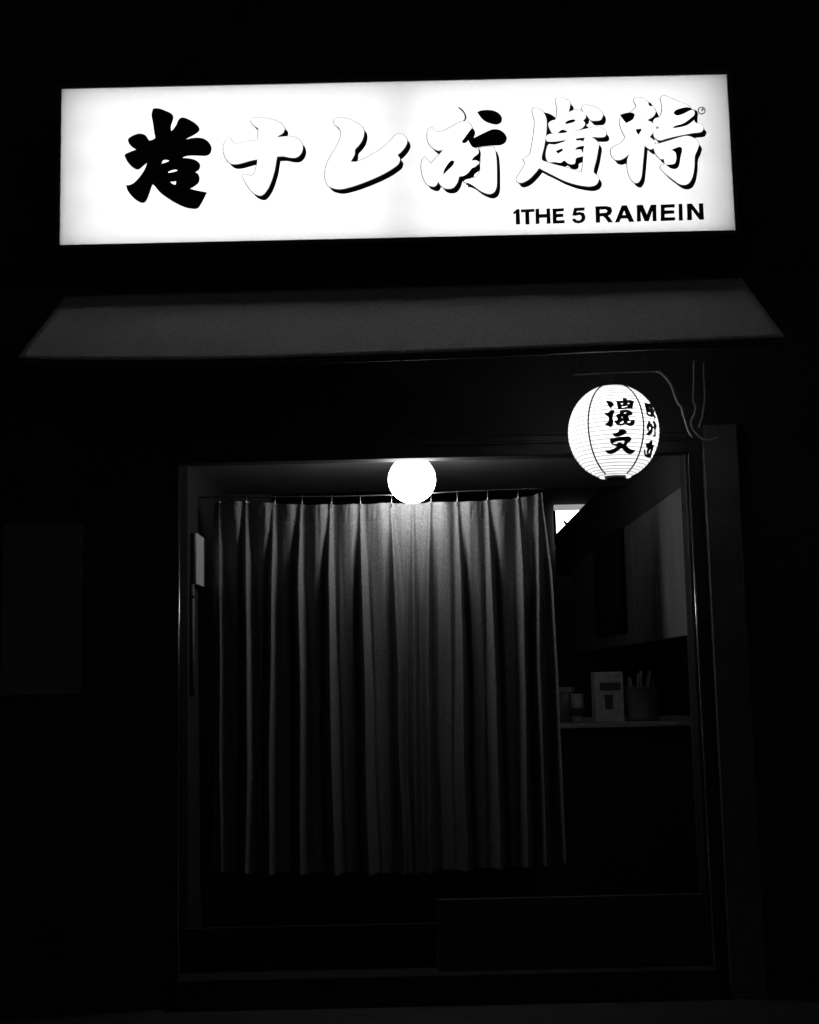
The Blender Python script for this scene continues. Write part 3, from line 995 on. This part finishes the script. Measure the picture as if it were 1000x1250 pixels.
bm = lathe([(r1 * .90, zs + .035), (r1 * .94, zs + .040), (r1 * .97, zs + .075), (r1 * 1.0, zs + .08)], shx(704.5), SHY + .07, 24)
obj('printed_band', bm, M['packdark'], cup, smooth=True)
jar = thing('jar', 'squat lidded jar behind the small cup on the shelf', 'jar', (shx(695), SHY + .2, zs))
r2 = .05
obj('jar_body', lathe([(0, zs + .0005), (r2, zs + .0005), (r2, shz(846)), (r2 * .85, shz(844)), (0, shz(844))], shx(695), SHY + .22, 24),
    M['glass'], jar, smooth=True)
obj('lid', lathe([(0, shz(843.8)), (r2 * .95, shz(843.8)), (r2 * .95, shz(838)), (0, shz(837.5))], shx(695), SHY + .22, 24), M['cup'], jar)
bn = thing('tin_bin', 'dark round tin at the right end of the shelf', 'tin', (shx(788), IY, zs))
rb = (shx(811) - shx(766)) / 2
cxb, cyb = shx(788.5), SHY + .16 + rb * .2
zt2 = shz(839)
pf = [(0, zs + .0005), (rb * .86, zs + .0005), (rb * .88, zs + .03), (rb * .99, zt2 - .008), (rb * 1.03, zt2 - .006), (rb * 1.03, zt2),
      (rb * .96, zt2), (rb * .84, zs + .01), (0, zs + .01)]
obj('tin_body', lathe(pf, cxb, cyb, 32), M['tin'], bn, smooth=True)
for k, (px, tilt, h, wd) in enumerate(((777, -.2, 827, .022), (783, .25, 822, .012), (789, .1, 819, .014), (795, .45, 824, .018), (799, .3, 818, .010), (805, .2, 826, .008))):
    x = shx(px - 2)
    zz = shz(h)
    yy = cyb - rb * .3 + .02 * k
    t = thing('paper_packet', ['wide torn packet leaning left out of the tin', 'slim packet standing left of centre in the tin',
                               'tall packet in the middle of the tin', 'packet leaning right over the tin rim',
                               'tallest thin stick in the tin', 'short thin stick at the right rim of the tin'][k],
              'packet', (x, yy, zt2 - .05), group='packets standing in the tin')
    bmx = bmesh.new()
    pts = [(x - wd / 2, zt2 - .07), (x + wd / 2, zt2 - .07), (x + wd / 2 + tilt * .06, zz - .006), (x - wd / 2 + tilt * .06, zz)]
    lo = [bmx.verts.new((p[0], yy, p[1])) for p in pts]
    hi = [bmx.verts.new((p[0], yy + .004, p[1])) for p in pts]
    bmx.faces.new(lo); bmx.faces.new(hi[::-1])
    for q in range(4):
        bmx.faces.new((lo[q], hi[q], hi[(q + 1) % 4], lo[(q + 1) % 4]))
    bmesh.ops.recalc_face_normals(bmx, faces=bmx.faces[:])
    obj('wrapper', bmx, M['stick'], t)

# lit panel deep in the room
LPY = 11.25
p0, p1 = P(677, 616.5, LPY), P(677, 624, LPY)
pb = P(679, 665, LPY)
lp = thing('light_panel', 'bright lit panel high on the back wall beside the curtain edge', 'light panel', (p0.x, 11.3, pb.z))
xr = 1.56
obj('diffuser', box(p0.x + .01, xr, LPY, LPY + .02, pb.z, p1.z, 0), M['lamp'], lp)
obj('panel_frame', box(p0.x - .005, xr, LPY - .012, LPY + .03, p1.z + .003, p0.z, .002), M['lampframe'], lp)
obj('panel_frame', box(p0.x - .012, p0.x + .0085, LPY - .012, LPY + .03, pb.z, p1.z + .001, .002), M['frame'], lp)
hk = P(690, 643, 9.6)
hook = thing('wall_hook', 'small dark hook against the bright panel inside', 'hook', (1.24, hk.y, hk.z))
hp = [P(x, y, 9.6) for x, y in ((698, 641), (693, 640.5), (690, 638), (687.5, 635))]
obj('hook_arm', tube(hp, .01, n=8, radii=[.014, .013, .010, .004]), M['darksteel'], hook, smooth=True)
